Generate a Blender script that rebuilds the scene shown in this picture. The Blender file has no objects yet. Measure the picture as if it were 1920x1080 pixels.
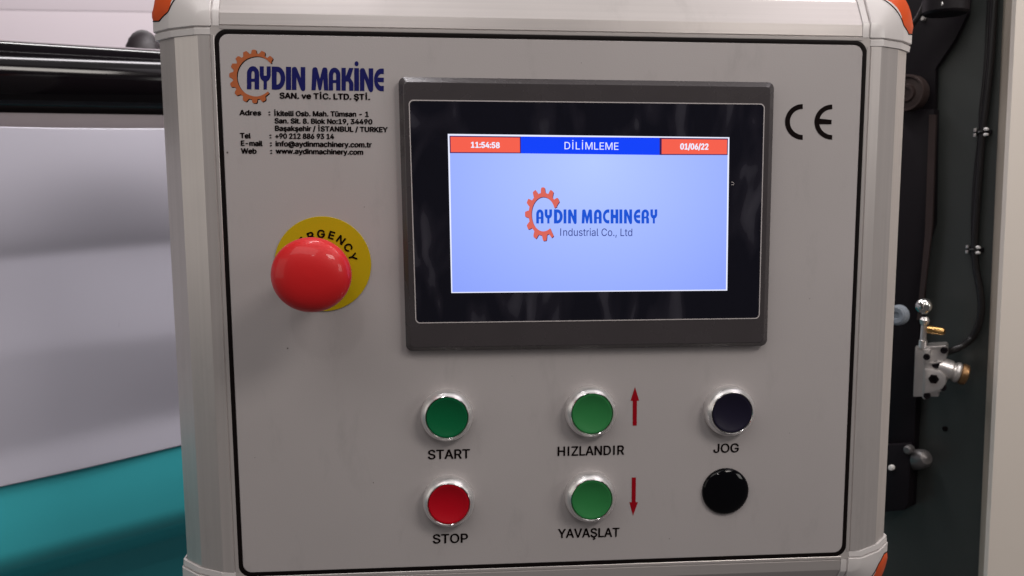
import bpy, bmesh, math, random, os
from mathutils import Vector, Matrix
from mathutils.geometry import tessellate_polygon, delaunay_2d_cdt
random.seed(7)
scene = bpy.context.scene
COL = scene.collection
DEP = lambda: bpy.context.evaluated_depsgraph_get()

# ------------------------------------------------------------------ camera, world, lamps, exposure
# Measurements are in millimetres in the frame of the control panel: u right, v up, w out of the panel face.
def W(p): return Vector((p[0] / 1000, -p[2] / 1000, p[1] / 1000))
F = 1600.0                                   # focal length in photograph pixels
RM = ((0.99668257, -0.00118309, 0.08137852), (-0.01059457, -0.99327228, 0.11531663), (0.0806946, -0.11579624, -0.9899897))
CAM = Vector((-61.3016, 69.1402, 479.355))
def ray(px, py):
    c = ((px - 960) / F, (py - 540) / F, 1.0)
    return Vector([sum(RM[k][i] * c[k] for k in range(3)) for i in range(3)])
def hit(px, py, p0, n):                      # point of a real plane seen at a pixel of the photograph
    r = ray(px, py); t = (Vector(p0) - CAM).dot(n) / r.dot(n)
    return CAM + r * t
def at(px, py, w=0.0): return hit(px, py, (0, 0, w), Vector((0, 0, 1)))

cam_data = bpy.data.cameras.new('camera'); cam = bpy.data.objects.new('camera', cam_data); COL.objects.link(cam)
cam_data.sensor_width = 36; cam_data.lens = F / 1920 * 36; cam_data.clip_start = 0.01; cam_data.clip_end = 50
def D(v): return Vector((v[0], -v[2], v[1]))
xr, yd, zf = [D(RM[k]) for k in range(3)]
mw = Matrix((xr, -yd, -zf)).transposed().to_4x4(); mw.translation = W(CAM); cam.matrix_world = mw
cam_data.dof.use_dof = True; cam_data.dof.focus_distance = 0.47; cam_data.dof.aperture_fstop = 15
scene.camera = cam

world = bpy.data.worlds.new('World'); scene.world = world; world.use_nodes = True
bg = world.node_tree.nodes['Background']; bg.inputs[0].default_value = (1.0, 0.93, 0.95, 1); bg.inputs[1].default_value = 0.085

def area(name, pos, target, sx, sy, power, col):
    l = bpy.data.lights.new(name, 'AREA'); l.shape = 'RECTANGLE'; l.size = sx; l.size_y = sy; l.energy = power; l.color = col
    o = bpy.data.objects.new(name, l); COL.objects.link(o); o.location = W(pos)
    o.rotation_euler = (W(target) - W(pos)).to_track_quat('-Z', 'Y').to_euler()
    return o
area('overhead_light', (-380, 820, 640), (-20, 40, 0), 0.9, 0.45, 2.85, (1.0, 0.96, 0.93))
area('overhead_light', (250, 900, 120), (60, 60, -10), 1.3, 0.45, 1.15, (1.0, 0.98, 0.97))
area('overhead_light', (600, 800, 100), (150, 60, -10), 0.6, 0.4, 1.1, (1.0, 0.92, 0.97))
area('overhead_light', (560, 760, 760), (0, 0, 0), 0.36, 0.24, 4.4, (1.0, 0.93, 0.87))
area('overhead_light', (-160, 1000, 1500), (0, 0, 0), 0.035, 0.03, 0.9, (1.0, 0.94, 0.93))
area('side_fill', (-1300, 250, 500), (-180, 0, 0), 0.8, 0.8, 1.6, (1.0, 0.94, 0.85))  # added unseen fill, brightens the left facets of the frame
area('side_fill', (1500, 400, 900), (800, 0, -250), 0.5, 0.5, 3.9, (1.0, 0.97, 0.92))  # added unseen fill, brightens the cream cover
area('overhead_light', (-700, 1900, -1500), (-700, 350, -2400), 2.4, 0.3, 44.0, (1.0, 0.975, 0.965))  # added out of view to brighten the back wall
area('machine_fill', (380, 640, -130), (420, 0, -350), 0.4, 0.06, 1.3, (1.0, 0.96, 0.92))  # added fill above the dim valve and side plate, not a machine part
area('machine_fill', (-60, 640, -200), (-450, -80, -430), 0.6, 0.05, 3.3, (1.0, 0.95, 0.98))  # added fill above the plastic film and teal bed, not a machine part
area('overhead_light', (-166, 1662, -112), (-305, 162, -319), 2.4, 0.012, 1.2, (1.0, 0.97, 0.96))
scene.view_settings.view_transform = 'Standard'; scene.view_settings.look = 'None'
scene.view_settings.exposure = 0.0; scene.view_settings.gamma = 1.0

# ------------------------------------------------------------------ materials
def mat(name, col, rough=0.5, metal=0.0, spec=0.5, coat=0.0, noise=0.0, nscale=40.0, bump=0.0, bscale=300.0, emit=None, estr=1.0, coatr=0.05, rnoise=0.0):
    m = bpy.data.materials.new(name); m.use_nodes = True; nt = m.node_tree; b = nt.nodes['Principled BSDF']
    b.inputs['Base Color'].default_value = (*col, 1); b.inputs['Roughness'].default_value = rough; b.inputs['Metallic'].default_value = metal
    b.inputs['Specular IOR Level'].default_value = spec; b.inputs['Coat Weight'].default_value = coat; b.inputs['Coat Roughness'].default_value = coatr
    if emit: b.inputs['Emission Color'].default_value = (*emit, 1); b.inputs['Emission Strength'].default_value = estr
    tc = nt.nodes.new('ShaderNodeTexCoord')
    def nz(scale, detail=5):
        n = nt.nodes.new('ShaderNodeTexNoise'); n.inputs['Scale'].default_value = scale; n.inputs['Detail'].default_value = detail
        nt.links.new(tc.outputs['Object'], n.inputs['Vector']); return n
    if noise:
        n = nz(nscale); r = nt.nodes.new('ShaderNodeMapRange'); r.inputs[3].default_value = 1 - noise; r.inputs[4].default_value = 1 + noise
        nt.links.new(n.outputs['Fac'], r.inputs[0])
        mx = nt.nodes.new('ShaderNodeVectorMath'); mx.operation = 'SCALE'; mx.inputs[0].default_value = col
        nt.links.new(r.outputs[0], mx.inputs['Scale']); nt.links.new(mx.outputs[0], b.inputs['Base Color'])
    if rnoise:
        n = nz(nscale * 1.7); r = nt.nodes.new('ShaderNodeMapRange'); r.inputs[3].default_value = max(0.02, rough - rnoise); r.inputs[4].default_value = rough + rnoise
        nt.links.new(n.outputs['Fac'], r.inputs[0]); nt.links.new(r.outputs[0], b.inputs['Roughness'])
    if bump:
        n = nz(bscale, 3); bp = nt.nodes.new('ShaderNodeBump'); bp.inputs['Strength'].default_value = bump; bp.inputs['Distance'].default_value = 0.0004
        nt.links.new(n.outputs['Fac'], bp.inputs['Height']); nt.links.new(bp.outputs[0], b.inputs['Normal'])
    return m
M = {}
M['panel'] = mat('panel_paint', (0.435, 0.402, 0.400), 0.38, noise=0.075, nscale=9, bump=0.16, bscale=1300, rnoise=0.10)
def scuffs(m, amt=0.10):
    nt = m.node_tree; b = nt.nodes['Principled BSDF']; lk = b.inputs['Base Color'].links[0]; src = lk.from_socket
    tc = nt.nodes.new('ShaderNodeTexCoord'); mp = nt.nodes.new('ShaderNodeMapping'); mp.inputs['Rotation'].default_value = (0, 0.5, 0); mp.inputs['Scale'].default_value = (1, 1, 0.35)
    n = nt.nodes.new('ShaderNodeTexNoise'); n.inputs['Scale'].default_value = 48; n.inputs['Detail'].default_value = 8; n.inputs['Roughness'].default_value = 0.7
    r = nt.nodes.new('ShaderNodeMapRange'); r.inputs[1].default_value = 0.56; r.inputs[2].default_value = 0.74; r.inputs[3].default_value = 1.0; r.inputs[4].default_value = 1 - amt
    nt.links.new(tc.outputs['Object'], mp.inputs[0]); nt.links.new(mp.outputs[0], n.inputs[0]); nt.links.new(n.outputs['Fac'], r.inputs[0])
    mx = nt.nodes.new('ShaderNodeVectorMath'); mx.operation = 'SCALE'; nt.links.new(src, mx.inputs[0]); nt.links.new(r.outputs[0], mx.inputs['Scale']); nt.links.new(mx.outputs[0], b.inputs['Base Color'])
def brushed(name, stretch):
    m = mat(name, (0.56, 0.52, 0.505), 0.32, metal=0.45, noise=0.03, nscale=22, rnoise=0.05); nt = m.node_tree; b = nt.nodes['Principled BSDF']; src = b.inputs['Base Color'].links[0].from_socket
    tc = nt.nodes.new('ShaderNodeTexCoord'); mp = nt.nodes.new('ShaderNodeMapping'); mp.inputs['Scale'].default_value = stretch
    n = nt.nodes.new('ShaderNodeTexNoise'); n.inputs['Scale'].default_value = 1; n.inputs['Detail'].default_value = 6; nt.links.new(tc.outputs['Object'], mp.inputs[0]); nt.links.new(mp.outputs[0], n.inputs[0])
    r = nt.nodes.new('ShaderNodeMapRange'); r.inputs[1].default_value = .3; r.inputs[2].default_value = .7; r.inputs[3].default_value = 0.95; r.inputs[4].default_value = 1.04; nt.links.new(n.outputs['Fac'], r.inputs[0])
    mx = nt.nodes.new('ShaderNodeVectorMath'); mx.operation = 'SCALE'; nt.links.new(src, mx.inputs[0]); nt.links.new(r.outputs[0], mx.inputs['Scale']); nt.links.new(mx.outputs[0], b.inputs['Base Color'])
    return m
M['alu_long'] = brushed('extruded_profile_vertical', (420, 420, 5)); M['alu_across'] = brushed('extruded_profile_level', (5, 420, 420))
scuffs(M['alu_long'], 0.10); scuffs(M['alu_across'], 0.10)
scuffs(M['panel'], 0.11)
M['alu'] = mat('satin_profile', (0.56, 0.52, 0.50), 0.36, metal=0.35, noise=0.03, nscale=22, bump=0.06, bscale=900, rnoise=0.06)
M['cap'] = mat('cast_corner_paint', (0.66, 0.625, 0.615), 0.30, noise=0.025, nscale=40, bump=0.08, bscale=600, rnoise=0.05)
scuffs(M['alu'], 0.08); scuffs(M['cap'], 0.07)
M['orange'] = mat('orange_plastic', (0.70, 0.085, 0.012), 0.45, spec=0.3, noise=0.04, bump=0.05)
M['rubber'] = mat('black_rubber', (0.004, 0.002, 0.002), 0.6, spec=0.12)
M['groove'] = mat('dark_brown_grey', (0.10, 0.085, 0.08), 0.7)  # plain dark tone for the housing and the panel specks
M['ink'] = mat('black_ink', (0.004, 0.001, 0.001), 0.6, spec=0.08)
M['navy_ink'] = mat('navy_ink', (0.008, 0.009, 0.105), 0.55, spec=0.15)
M['orange_ink'] = mat('orange_ink', (0.42, 0.105, 0.028), 0.45, noise=0.08, nscale=90)
M['red_ink'] = mat('red_ink', (0.30, 0.001, 0.008), 0.55, spec=0.15)
M['bezel'] = mat('dark_grey_bezel', (0.050, 0.043, 0.046), 0.26, spec=0.6, noise=0.1, nscale=30, rnoise=0.1)
M['line'] = mat('pale_keyline', (0.50, 0.46, 0.46), 0.4)
M['chrome'] = mat('satin_nickel', (0.86, 0.845, 0.84), 0.34, metal=0.85, rnoise=0.06, nscale=60)
M['rimring'] = mat('polished_ring', (0.85, 0.83, 0.8), 0.15, metal=1.0)
M['green_dark'] = mat('dark_green_lens', (0.001, 0.12, 0.04), 0.32, spec=0.25, coat=0.15, noise=0.05)
M['green'] = mat('green_plastic', (0.026, 0.20, 0.055), 0.5, spec=0.25, noise=0.06, nscale=80)
M['red_cap'] = mat('red_plastic', (0.46, 0.001, 0.010), 0.42, spec=0.25, noise=0.05, nscale=80)
M['navy_cap'] = mat('blue_black_plastic', (0.010, 0.008, 0.022), 0.42, spec=0.25)
M['black_gloss'] = mat('glossy_black_plastic', (0.001, 0.001, 0.002), 0.08, spec=0.22)
M['mushroom'] = mat('red_mushroom_plastic', (0.62, 0.012, 0.014), 0.46, spec=0.28, coat=0.28, coatr=0.07, noise=0.05, nscale=60, bump=0.03, bscale=500, rnoise=0.06)
M['yellow'] = mat('yellow_label', (0.50, 0.355, 0.002), 0.55, spec=0.2, noise=0.05, nscale=60)
M['wall'] = mat('pale_wall_paint', (0.76, 0.66, 0.71), 0.7, noise=0.02, nscale=3)
M['roller'] = mat('black_rubber_roller', (0.003, 0.002, 0.003), 0.10, spec=0.30, noise=0.2, nscale=12, rnoise=0.03)
M['bar'] = mat('mauve_guard_bar', (0.20, 0.17, 0.18), 0.5, noise=0.04, nscale=10)
M['teal'] = mat('teal_machine_paint', (0.055, 0.52, 0.58), 0.40, noise=0.05, nscale=9, rnoise=0.06, bump=0.08, bscale=400)
M['teal_low'] = M['teal']
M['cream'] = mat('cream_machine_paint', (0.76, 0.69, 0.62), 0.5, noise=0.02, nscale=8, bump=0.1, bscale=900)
M['edge'] = mat('shaded_cream_paint', (0.42, 0.36, 0.30), 0.5, noise=0.06, nscale=14)  # cream paint darkened: shade on the returned edge put into the colour
M['plate'] = mat('dark_green_grey_paint', (0.045, 0.050, 0.048), 0.40, noise=0.22, nscale=9, bump=0.25, bscale=700, rnoise=0.14)
M['dark'] = mat('blackened_steel', (0.007, 0.005, 0.007), 0.5, spec=0.2, noise=0.2, nscale=20)
M['brown'] = mat('dark_brown_steel', (0.045, 0.030, 0.028), 0.35, metal=0.4, noise=0.2)
M['cable'] = mat('black_cable_sheath', (0.008, 0.007, 0.008), 0.35)
M['cast'] = mat('cast_aluminium', (0.68, 0.65, 0.63), 0.32, metal=0.8, noise=0.10, nscale=80, bump=0.35, bscale=700)
M['steel_dark'] = mat('dull_grey_steel', (0.16, 0.15, 0.15), 0.36, metal=0.5, noise=0.15, nscale=60, bump=0.2, bscale=800)
M['brass'] = mat('brass', (0.75, 0.45, 0.17), 0.27, metal=1.0, noise=0.08, nscale=90)
M['dullbrass'] = mat('tarnished_brass', (0.30, 0.17, 0.08), 0.38, metal=0.9, noise=0.2, nscale=90, bump=0.5, bscale=900)
M['mirror'] = mat('polished_ball_metal', (0.62, 0.62, 0.6), 0.09, metal=1.0)
M['white'] = mat('white_plastic', (0.8, 0.78, 0.76), 0.4)
M['bluegrey'] = mat('blue_grey_plastic', (0.24, 0.27, 0.31), 0.4)
M['charcoal'] = mat('charcoal_rubber', (0.022, 0.016, 0.019), 0.5, noise=0.2, nscale=40)

def film_mat():
    m = mat('milky_plastic_film', (0.545, 0.53, 0.605), 0.38, spec=0.5, noise=0.05, nscale=5, rnoise=0.08)
    return m
M['film'] = film_mat()

def glass_mat():
    # glossy black touch glass under a slightly rippled protective foil
    m = mat('touch_glass', (0.007, 0.006, 0.011), 0.11, spec=0.55)
    nt = m.node_tree; b = nt.nodes['Principled BSDF']; tc = nt.nodes.new('ShaderNodeTexCoord')
    mp = nt.nodes.new('ShaderNodeMapping'); mp.inputs['Scale'].default_value = (1.0, 1.0, 0.35); nt.links.new(tc.outputs['Object'], mp.inputs[0])
    n = nt.nodes.new('ShaderNodeTexNoise'); n.inputs['Scale'].default_value = 30; n.inputs['Detail'].default_value = 2.5; n.inputs['Distortion'].default_value = 1.6
    nt.links.new(mp.outputs[0], n.inputs[0])
    bp = nt.nodes.new('ShaderNodeBump'); bp.inputs['Strength'].default_value = 0.9; bp.inputs['Distance'].default_value = 0.0022
    nt.links.new(n.outputs['Fac'], bp.inputs['Height']); nt.links.new(bp.outputs[0], b.inputs['Normal'])
    return m
def foil_glare(m):  # reflections of the wrinkled foil, put into the base colour as pale streaks
    nt = m.node_tree; b = nt.nodes['Principled BSDF']; tc = nt.nodes.new('ShaderNodeTexCoord')
    mp = nt.nodes.new('ShaderNodeMapping'); mp.inputs['Scale'].default_value = (1.0, 1.0, 0.42); mp.inputs['Rotation'].default_value = (0, 0.35, 0); nt.links.new(tc.outputs['Object'], mp.inputs[0])
    n = nt.nodes.new('ShaderNodeTexNoise'); n.inputs['Scale'].default_value = 26; n.inputs['Detail'].default_value = 1.5; n.inputs['Distortion'].default_value = 2.2; nt.links.new(mp.outputs[0], n.inputs[0])
    r = nt.nodes.new('ShaderNodeValToRGB'); r.color_ramp.elements[0].position = 0.50; r.color_ramp.elements[0].color = (0.004, 0.004, 0.010, 1)
    r.color_ramp.elements[1].position = 0.72; r.color_ramp.elements[1].color = (0.046, 0.044, 0.058, 1)
    e = r.color_ramp.elements.new(0.60); e.color = (0.012, 0.011, 0.019, 1); e = r.color_ramp.elements.new(0.615); e.color = (0.024, 0.023, 0.033, 1)
    nt.links.new(n.outputs['Fac'], r.inputs[0]); nt.links.new(r.outputs[0], b.inputs['Base Color'])
M['glass'] = glass_mat(); foil_glare(M['glass'])

def screen_mat(name, col, s=1.0, grad=None):
    m = bpy.data.materials.new(name); m.use_nodes = True; nt = m.node_tree; b = nt.nodes['Principled BSDF']
    b.inputs['Base Color'].default_value = (0.01, 0.01, 0.012, 1); b.inputs['Roughness'].default_value = 0.2; b.inputs['Specular IOR Level'].default_value = 0.3
    b.inputs['Emission Color'].default_value = (*col, 1); b.inputs['Emission Strength'].default_value = s
    if grad:                                  # uneven backlight of the display
        tc = nt.nodes.new('ShaderNodeTexCoord'); g = nt.nodes.new('ShaderNodeTexGradient'); g.gradient_type = 'SPHERICAL'
        mp = nt.nodes.new('ShaderNodeMapping'); mp.inputs['Location'].default_value = (-0.005, 0, -0.28); mp.inputs['Scale'].default_value = (8, 1, 9.5)
        nt.links.new(tc.outputs['Object'], mp.inputs[0]); nt.links.new(mp.outputs[0], g.inputs[0])
        mx = nt.nodes.new('ShaderNodeMixRGB'); mx.inputs[1].default_value = (*col, 1); mx.inputs[2].default_value = (*grad, 1)
        nt.links.new(g.outputs['Fac'], mx.inputs[0]); nt.links.new(mx.outputs[0], b.inputs['Emission Color'])
    return m
M['s_blue'] = screen_mat('display_pale_blue', (0.25, 0.35, 0.98), 1, (0.47, 0.60, 1.05))
M['s_white'] = screen_mat('display_white', (0.85, 0.88, 1.05))
M['s_red'] = screen_mat('display_red', (0.92, 0.115, 0.07))
M['s_hdr'] = screen_mat('display_blue', (0.0, 0.05, 0.95))
M['s_dark'] = screen_mat('display_dark_line', (0.04, 0.01, 0.09))
M['s_logo'] = screen_mat('display_logo_blue', (0.006, 0.085, 0.66))
M['s_gear'] = screen_mat('display_logo_orange', (0.70, 0.13, 0.10))
M['s_navy'] = screen_mat('display_navy', (0.01, 0.02, 0.20))

# ------------------------------------------------------------------ mesh helpers (all input in panel millimetres)
class MB:
    def __init__(s): s.v = []; s.f = []
    def add(s, vs, fs):
        k = len(s.v); s.v += [Vector(p) for p in vs]; s.f += [tuple(k + i for i in f) for f in fs]; return s
    def quad(s, a, b, c, d): return s.add([a, b, c, d], [(0, 1, 2, 3)])
    def box(s, c, half, ax=None):
        ax = ax or (Vector((1, 0, 0)), Vector((0, 1, 0)), Vector((0, 0, 1))); c = Vector(c)
        vs = [c + ax[0] * half[0] * i + ax[1] * half[1] * j + ax[2] * half[2] * k for i in (-1, 1) for j in (-1, 1) for k in (-1, 1)]
        return s.add(vs, [(0, 1, 3, 2), (4, 6, 7, 5), (0, 4, 5, 1), (2, 3, 7, 6), (0, 2, 6, 4), (1, 5, 7, 3)])
    def lathe(s, prof, c, seg=48, ax=None, cap0=False, cap1=False, sx=1, sy=1):
        ax = ax or (Vector((1, 0, 0)), Vector((0, 1, 0)), Vector((0, 0, 1))); c = Vector(c); vs = []; fs = []
        for r, h in prof:
            for i in range(seg):
                a = 2 * math.pi * i / seg
                vs.append(c + ax[0] * math.cos(a) * r * sx + ax[1] * math.sin(a) * r * sy + ax[2] * h)
        for j in range(len(prof) - 1):
            for i in range(seg):
                k = (i + 1) % seg; fs.append((j * seg + i, j * seg + k, (j + 1) * seg + k, (j + 1) * seg + i))
        if cap0: fs.append(tuple(range(seg - 1, -1, -1)))
        if cap1: fs.append(tuple((len(prof) - 1) * seg + i for i in range(seg)))
        return s.add(vs, fs)
    def tube(s, pts, r, seg=12):
        pts = [Vector(p) for p in pts]; rings = []; n = None
        for i, p in enumerate(pts):
            t = (pts[min(i + 1, len(pts) - 1)] - pts[max(i - 1, 0)]).normalized()
            if n is None: n = t.orthogonal().normalized()
            n = (n - t * n.dot(t)).normalized(); b = t.cross(n)
            rr = r[i] if isinstance(r, (list, tuple)) else r
            rings.append([p + n * math.cos(2 * math.pi * k / seg) * rr + b * math.sin(2 * math.pi * k / seg) * rr for k in range(seg)])
        fs = []
        for j in range(len(rings) - 1):
            for k in range(seg):
                q = (k + 1) % seg; fs.append((j * seg + k, j * seg + q, (j + 1) * seg + q, (j + 1) * seg + k))
        fs.append(tuple(range(seg - 1, -1, -1))); fs.append(tuple((len(rings) - 1) * seg + k for k in range(seg)))
        return s.add([p for r_ in rings for p in r_], fs)
    def build(s, name, m, parent=None, origin=None, smooth=28, bevel=0.0, label=None, kind=None):
        if origin is None:
            origin = Vector((sum(p[i] for p in s.v) / len(s.v) for i in range(3))) if not parent else Vector(parent['o'])
        origin = Vector(origin); me = bpy.data.meshes.new(name)
        me.from_pydata([W(p) - W(origin) for p in s.v], [], s.f); me.validate()
        bm = bmesh.new(); bm.from_mesh(me); bmesh.ops.recalc_face_normals(bm, faces=bm.faces)
        if bevel:
            bmesh.ops.remove_doubles(bm, verts=bm.verts, dist=1e-6)
            es = [e for e in bm.edges if len(e.link_faces) == 2 and e.calc_face_angle(0) > math.radians(20)]
            bmesh.ops.bevel(bm, geom=es, offset=bevel / 1000, segments=2, affect='EDGES', profile=0.6, clamp_overlap=True)
        bm.to_mesh(me); bm.free()
        return link_mesh(name, me, m, parent, origin, smooth, label, kind)
def link_mesh(name, me, m, parent, origin, smooth=28, label=None, kind=None):
    me.materials.clear(); me.materials.append(M[m] if isinstance(m, str) else m)
    if smooth:
        me.polygons.foreach_set('use_smooth', [True] * len(me.polygons)); me.set_sharp_from_angle(angle=math.radians(smooth))
    o = bpy.data.objects.new(name, me); COL.objects.link(o)
    o['o'] = tuple(origin)
    if parent: o.parent = parent; o.location = W(origin) - W(parent['o'])
    else: o.location = W(origin)
    if label: o['label'] = label
    if kind: o['kind'] = kind
    return o
def thing(name, origin, label, cat, group=None):
    o = bpy.data.objects.new(name, None); COL.objects.link(o); o.location = W(origin); o['o'] = tuple(origin); o.empty_display_size = 0.02
    tag(o, label, cat, group); return o
def tag(o, label, cat, group=None):
    o['label'] = label; o['category'] = cat
    if group: o['group'] = group
    return o

def poly_sheet(loops, w, tf):                 # flat filled shape (first loop outer, others holes); tf maps 2-D to panel (u, v)
    fl = [p for l in loops for p in l]; tri = tessellate_polygon([[Vector((x, y, 0)) for x, y in l] for l in loops])
    vs = [(*tf(x, y), w) for x, y in fl]; fs = []
    for t in tri:
        a, b, c = [Vector(vs[i]) for i in t]
        n = (b - a).cross(c - a).z
        if abs(n) < 1e-9: continue
        fs.append(tuple(t) if n > 0 else (t[0], t[2], t[1]))
    return vs, fs

# fonts that come with Blender; its built-in face if they are missing
def font(fn):
    try:
        p = os.path.join(bpy.utils.resource_path('LOCAL'), 'datafiles', 'fonts', fn)
        return bpy.data.fonts.load(p) if os.path.exists(p) else None
    except Exception: return None
INTER = font('Inter.woff2'); MONO = font('DejaVuSansMono.woff2')
def outline_mesh(body, fnt, size=1.0, center=False):
    """glyph outlines of a text, filled by non-zero winding; the slab-footed capital I becomes a plain stem"""
    cu = bpy.data.curves.new('t', 'FONT'); cu.body = body; cu.size = size; cu.resolution_u = 4; cu.fill_mode = 'NONE'
    if fnt: cu.font = fnt
    if center: cu.align_x = 'CENTER'
    o = bpy.data.objects.new('t', cu); COL.objects.link(o); dg = DEP(); dg.update()
    me = bpy.data.meshes.new_from_object(o.evaluated_get(dg)); bpy.data.objects.remove(o); bpy.data.curves.remove(cu)
    vs = [v.co.xy.copy() for v in me.vertices]; nxt = {}
    es = [tuple(e.vertices) for e in me.edges]
    adj = {}
    for a, b in es: adj.setdefault(a, []).append(b); adj.setdefault(b, []).append(a)
    seen = set(); loops = []
    for v0 in range(len(vs)):
        if v0 in seen or v0 not in adj: continue
        lp_ = [v0]; seen.add(v0); cur = v0
        while True:
            n_ = [q for q in sorted(adj[cur], key=lambda q: (q != cur + 1, q)) if q not in seen]
            if not n_: break
            cur = n_[0]; lp_.append(cur); seen.add(cur)
        loops.append([vs[i] for i in lp_])
    bpy.data.meshes.remove(me); out = []
    for l in loops:
        xs = sorted({round(p.x, 4) for p in l}); ys = sorted({round(p.y, 4) for p in l})
        if len(l) == 12 and len(xs) == 4 and len(ys) == 4 and abs((xs[0] + xs[3]) - (xs[1] + xs[2])) < .01 * size and \
           any(abs(a.y - ys[0]) < 1e-3 and abs(b.y - ys[0]) < 1e-3 and abs(abs(a.x - b.x) - (xs[3] - xs[0])) < 1e-3 for a, b in zip(l, l[1:] + l[:1])):
            l = [Vector(p) for p in ((xs[1], ys[0]), (xs[2], ys[0]), (xs[2], ys[3]), (xs[1], ys[3]))]
            ar = sum(a.x * b.y - b.x * a.y for a, b in zip(loops[0], loops[0][1:] + loops[0][:1]))
            if ar < 0: l = l[::-1]
        out.append(l)
    V_ = []; E_ = []
    for l in out:
        k = len(V_); V_ += l; E_ += [(k + i, k + (i + 1) % len(l)) for i in range(len(l))]
    tv, _, tf_, *_r = delaunay_2d_cdt(V_, E_, [], 0, 1e-6); fs = []
    SG = [(V_[a], V_[b]) for a, b in E_]
    for t in tf_:
        cx = sum(tv[i][0] for i in t) / 3; cy = sum(tv[i][1] for i in t) / 3; wn = 0
        for a, b in SG:
            if (a.y > cy) != (b.y > cy) and cx < a.x + (cy - a.y) * (b.x - a.x) / (b.y - a.y): wn += 1 if b.y > a.y else -1
        if wn: fs.append(tuple(t))
    m_ = bpy.data.meshes.new('lettering'); m_.from_pydata([(q[0], q[1], 0) for q in tv], [], fs)
    used = {i for t in fs for i in t}; bm = bmesh.new(); bm.from_mesh(m_); bmesh.ops.delete(bm, geom=[v for v in bm.verts if not v.link_faces], context='VERTS')
    bm.to_mesh(m_); bm.free(); return m_
CAPH = {}
def text(body, xl, yl, xr, yr, cap, m, parent, w=0.0, bold=0.0, fnt=None, name='lettering', lift=0.15, keep=None):
    """flat print: baseline from pixel (xl,yl) to (xr,yr), capitals cap pixels tall"""
    f_ = fnt or INTER; me = outline_mesh(body, f_)
    if f_ not in CAPH: mh = outline_mesh('H', f_); CAPH[f_] = max(v.co.y for v in mh.vertices); bpy.data.meshes.remove(mh)
    ch = CAPH[f_]
    xs = [v.co.x for v in me.vertices]; x0, x1 = min(xs), max(xs)
    A = at(xl, yl, w); B = at(xr, yr, w); U = at(xl, yl - cap, w)
    dx = (B - A) / (x1 - x0); up = Vector((0, 1, 0)) * ((U - A).length / ch)
    if keep: pass
    c = (A + B) / 2 + Vector((0, 0, lift))
    for v in me.vertices:
        p = A + dx * (v.co.x - x0) + up * v.co.y + Vector((0, 0, lift)); v.co = W(p) - W(c)
    if bold > 0:                              # heavier strokes: the print repeated a hair to each side
        bm = bmesh.new(); bm.from_mesh(me); g = list(bm.verts) + list(bm.faces); sh = bold * up.length
        for k, (a_, b_) in enumerate(((1, 0), (-1, 0), (.6, .7), (-.6, -.7))):
            r_ = bmesh.ops.duplicate(bm, geom=[x for x in g if isinstance(x, (bmesh.types.BMVert, bmesh.types.BMFace))])
            bmesh.ops.translate(bm, verts=[x for x in r_['geom'] if isinstance(x, bmesh.types.BMVert)], vec=W((a_ * sh, b_ * sh, .03 * (k + 1))))
        bm.to_mesh(me); bm.free()
    ob = link_mesh(name, me, m, parent, c, smooth=0)
    return ob

def rrect(x0, y0, x1, y1, r, n=6):
    out = []
    for cx, cy, a0 in ((x1 - r, y1 - r, 0), (x0 + r, y1 - r, 90), (x0 + r, y0 + r, 180), (x1 - r, y0 + r, 270)):
        for i in range(n + 1):
            a = math.radians(a0 + 90 * i / n); out.append((cx + r * math.cos(a), cy + r * math.sin(a)))
    return out
def quad_round(cs, r, n=7):                   # rounded quadrilateral from 4 corners (any winding), r per corner
    out = []; rs = r if isinstance(r, (list, tuple)) else [r] * 4
    for i in range(4):
        c = Vector(cs[i]); a = (Vector(cs[i - 1]) - c).normalized(); b = (Vector(cs[(i + 1) % 4]) - c).normalized(); rr = rs[i]
        if rr < 1e-6: out += [c.copy()] * (n + 1); continue
        p0 = c + a * rr; p1 = c + b * rr; o = c + (a + b) * rr
        for k in range(n + 1):
            t = math.pi / 2 * k / n; out.append(o - b * rr * math.cos(t) - a * rr * math.sin(t))
    return out
def inset(cs, d):                             # inset a quadrilateral (TL,TR,BR,BL) by d mm
    tl, tr, br, bl = [Vector(c) for c in cs]
    def q(p, sx, sy): return p + Vector((sx * d, sy * d, 0))
    return [q(tl, 1, -1), q(tr, -1, -1), q(br, -1, 1), q(bl, 1, 1)]
def ring(mb, a, b):                           # strip between two loops of equal length
    k = len(a); mb.add(list(a) + list(b), [(i, (i + 1) % k, k + (i + 1) % k, k + i) for i in range(k)])
def zed(loop, w): return [Vector((p[0], p[1], w)) for p in loop]

# ------------------------------------------------------------------ room and machine behind (left)
UP = Vector((0, 1, 0)); DV = Vector((0.8302, 0.0366, -0.5563)).normalized()     # long axis of the machine, receding to the right
UP0 = UP.copy(); UP = (UP - DV * UP.dot(DV)).normalized(); EV = DV.cross(UP).normalized()
if EV.z > 0: EV = -EV                          # points away from the viewer
wl = MB(); wl.box((0, 300, -2425), (4200, 2200, 20)); wall = wl.build('wall', 'wall', kind='structure')
LP = CAM + ray(310, 158) * (760 / 1.0)         # a point of the machine's front plane (depth 760 mm)
def lp(px, py, off=0.0): return hit(px, py, LP + EV * off, EV)
# pale header panel above the roller: upper strip steps forward
hp = MB(); p = at(150, 20, -2404)
hp.box((p.x, p.y + 400, -2404.2), (2400, 400, .6)); 
hd = hp.build('machine_cover', 'wall', bevel=2); tag(hd, 'pale mauve cover panel high behind the black roller', 'cover panel')

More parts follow.
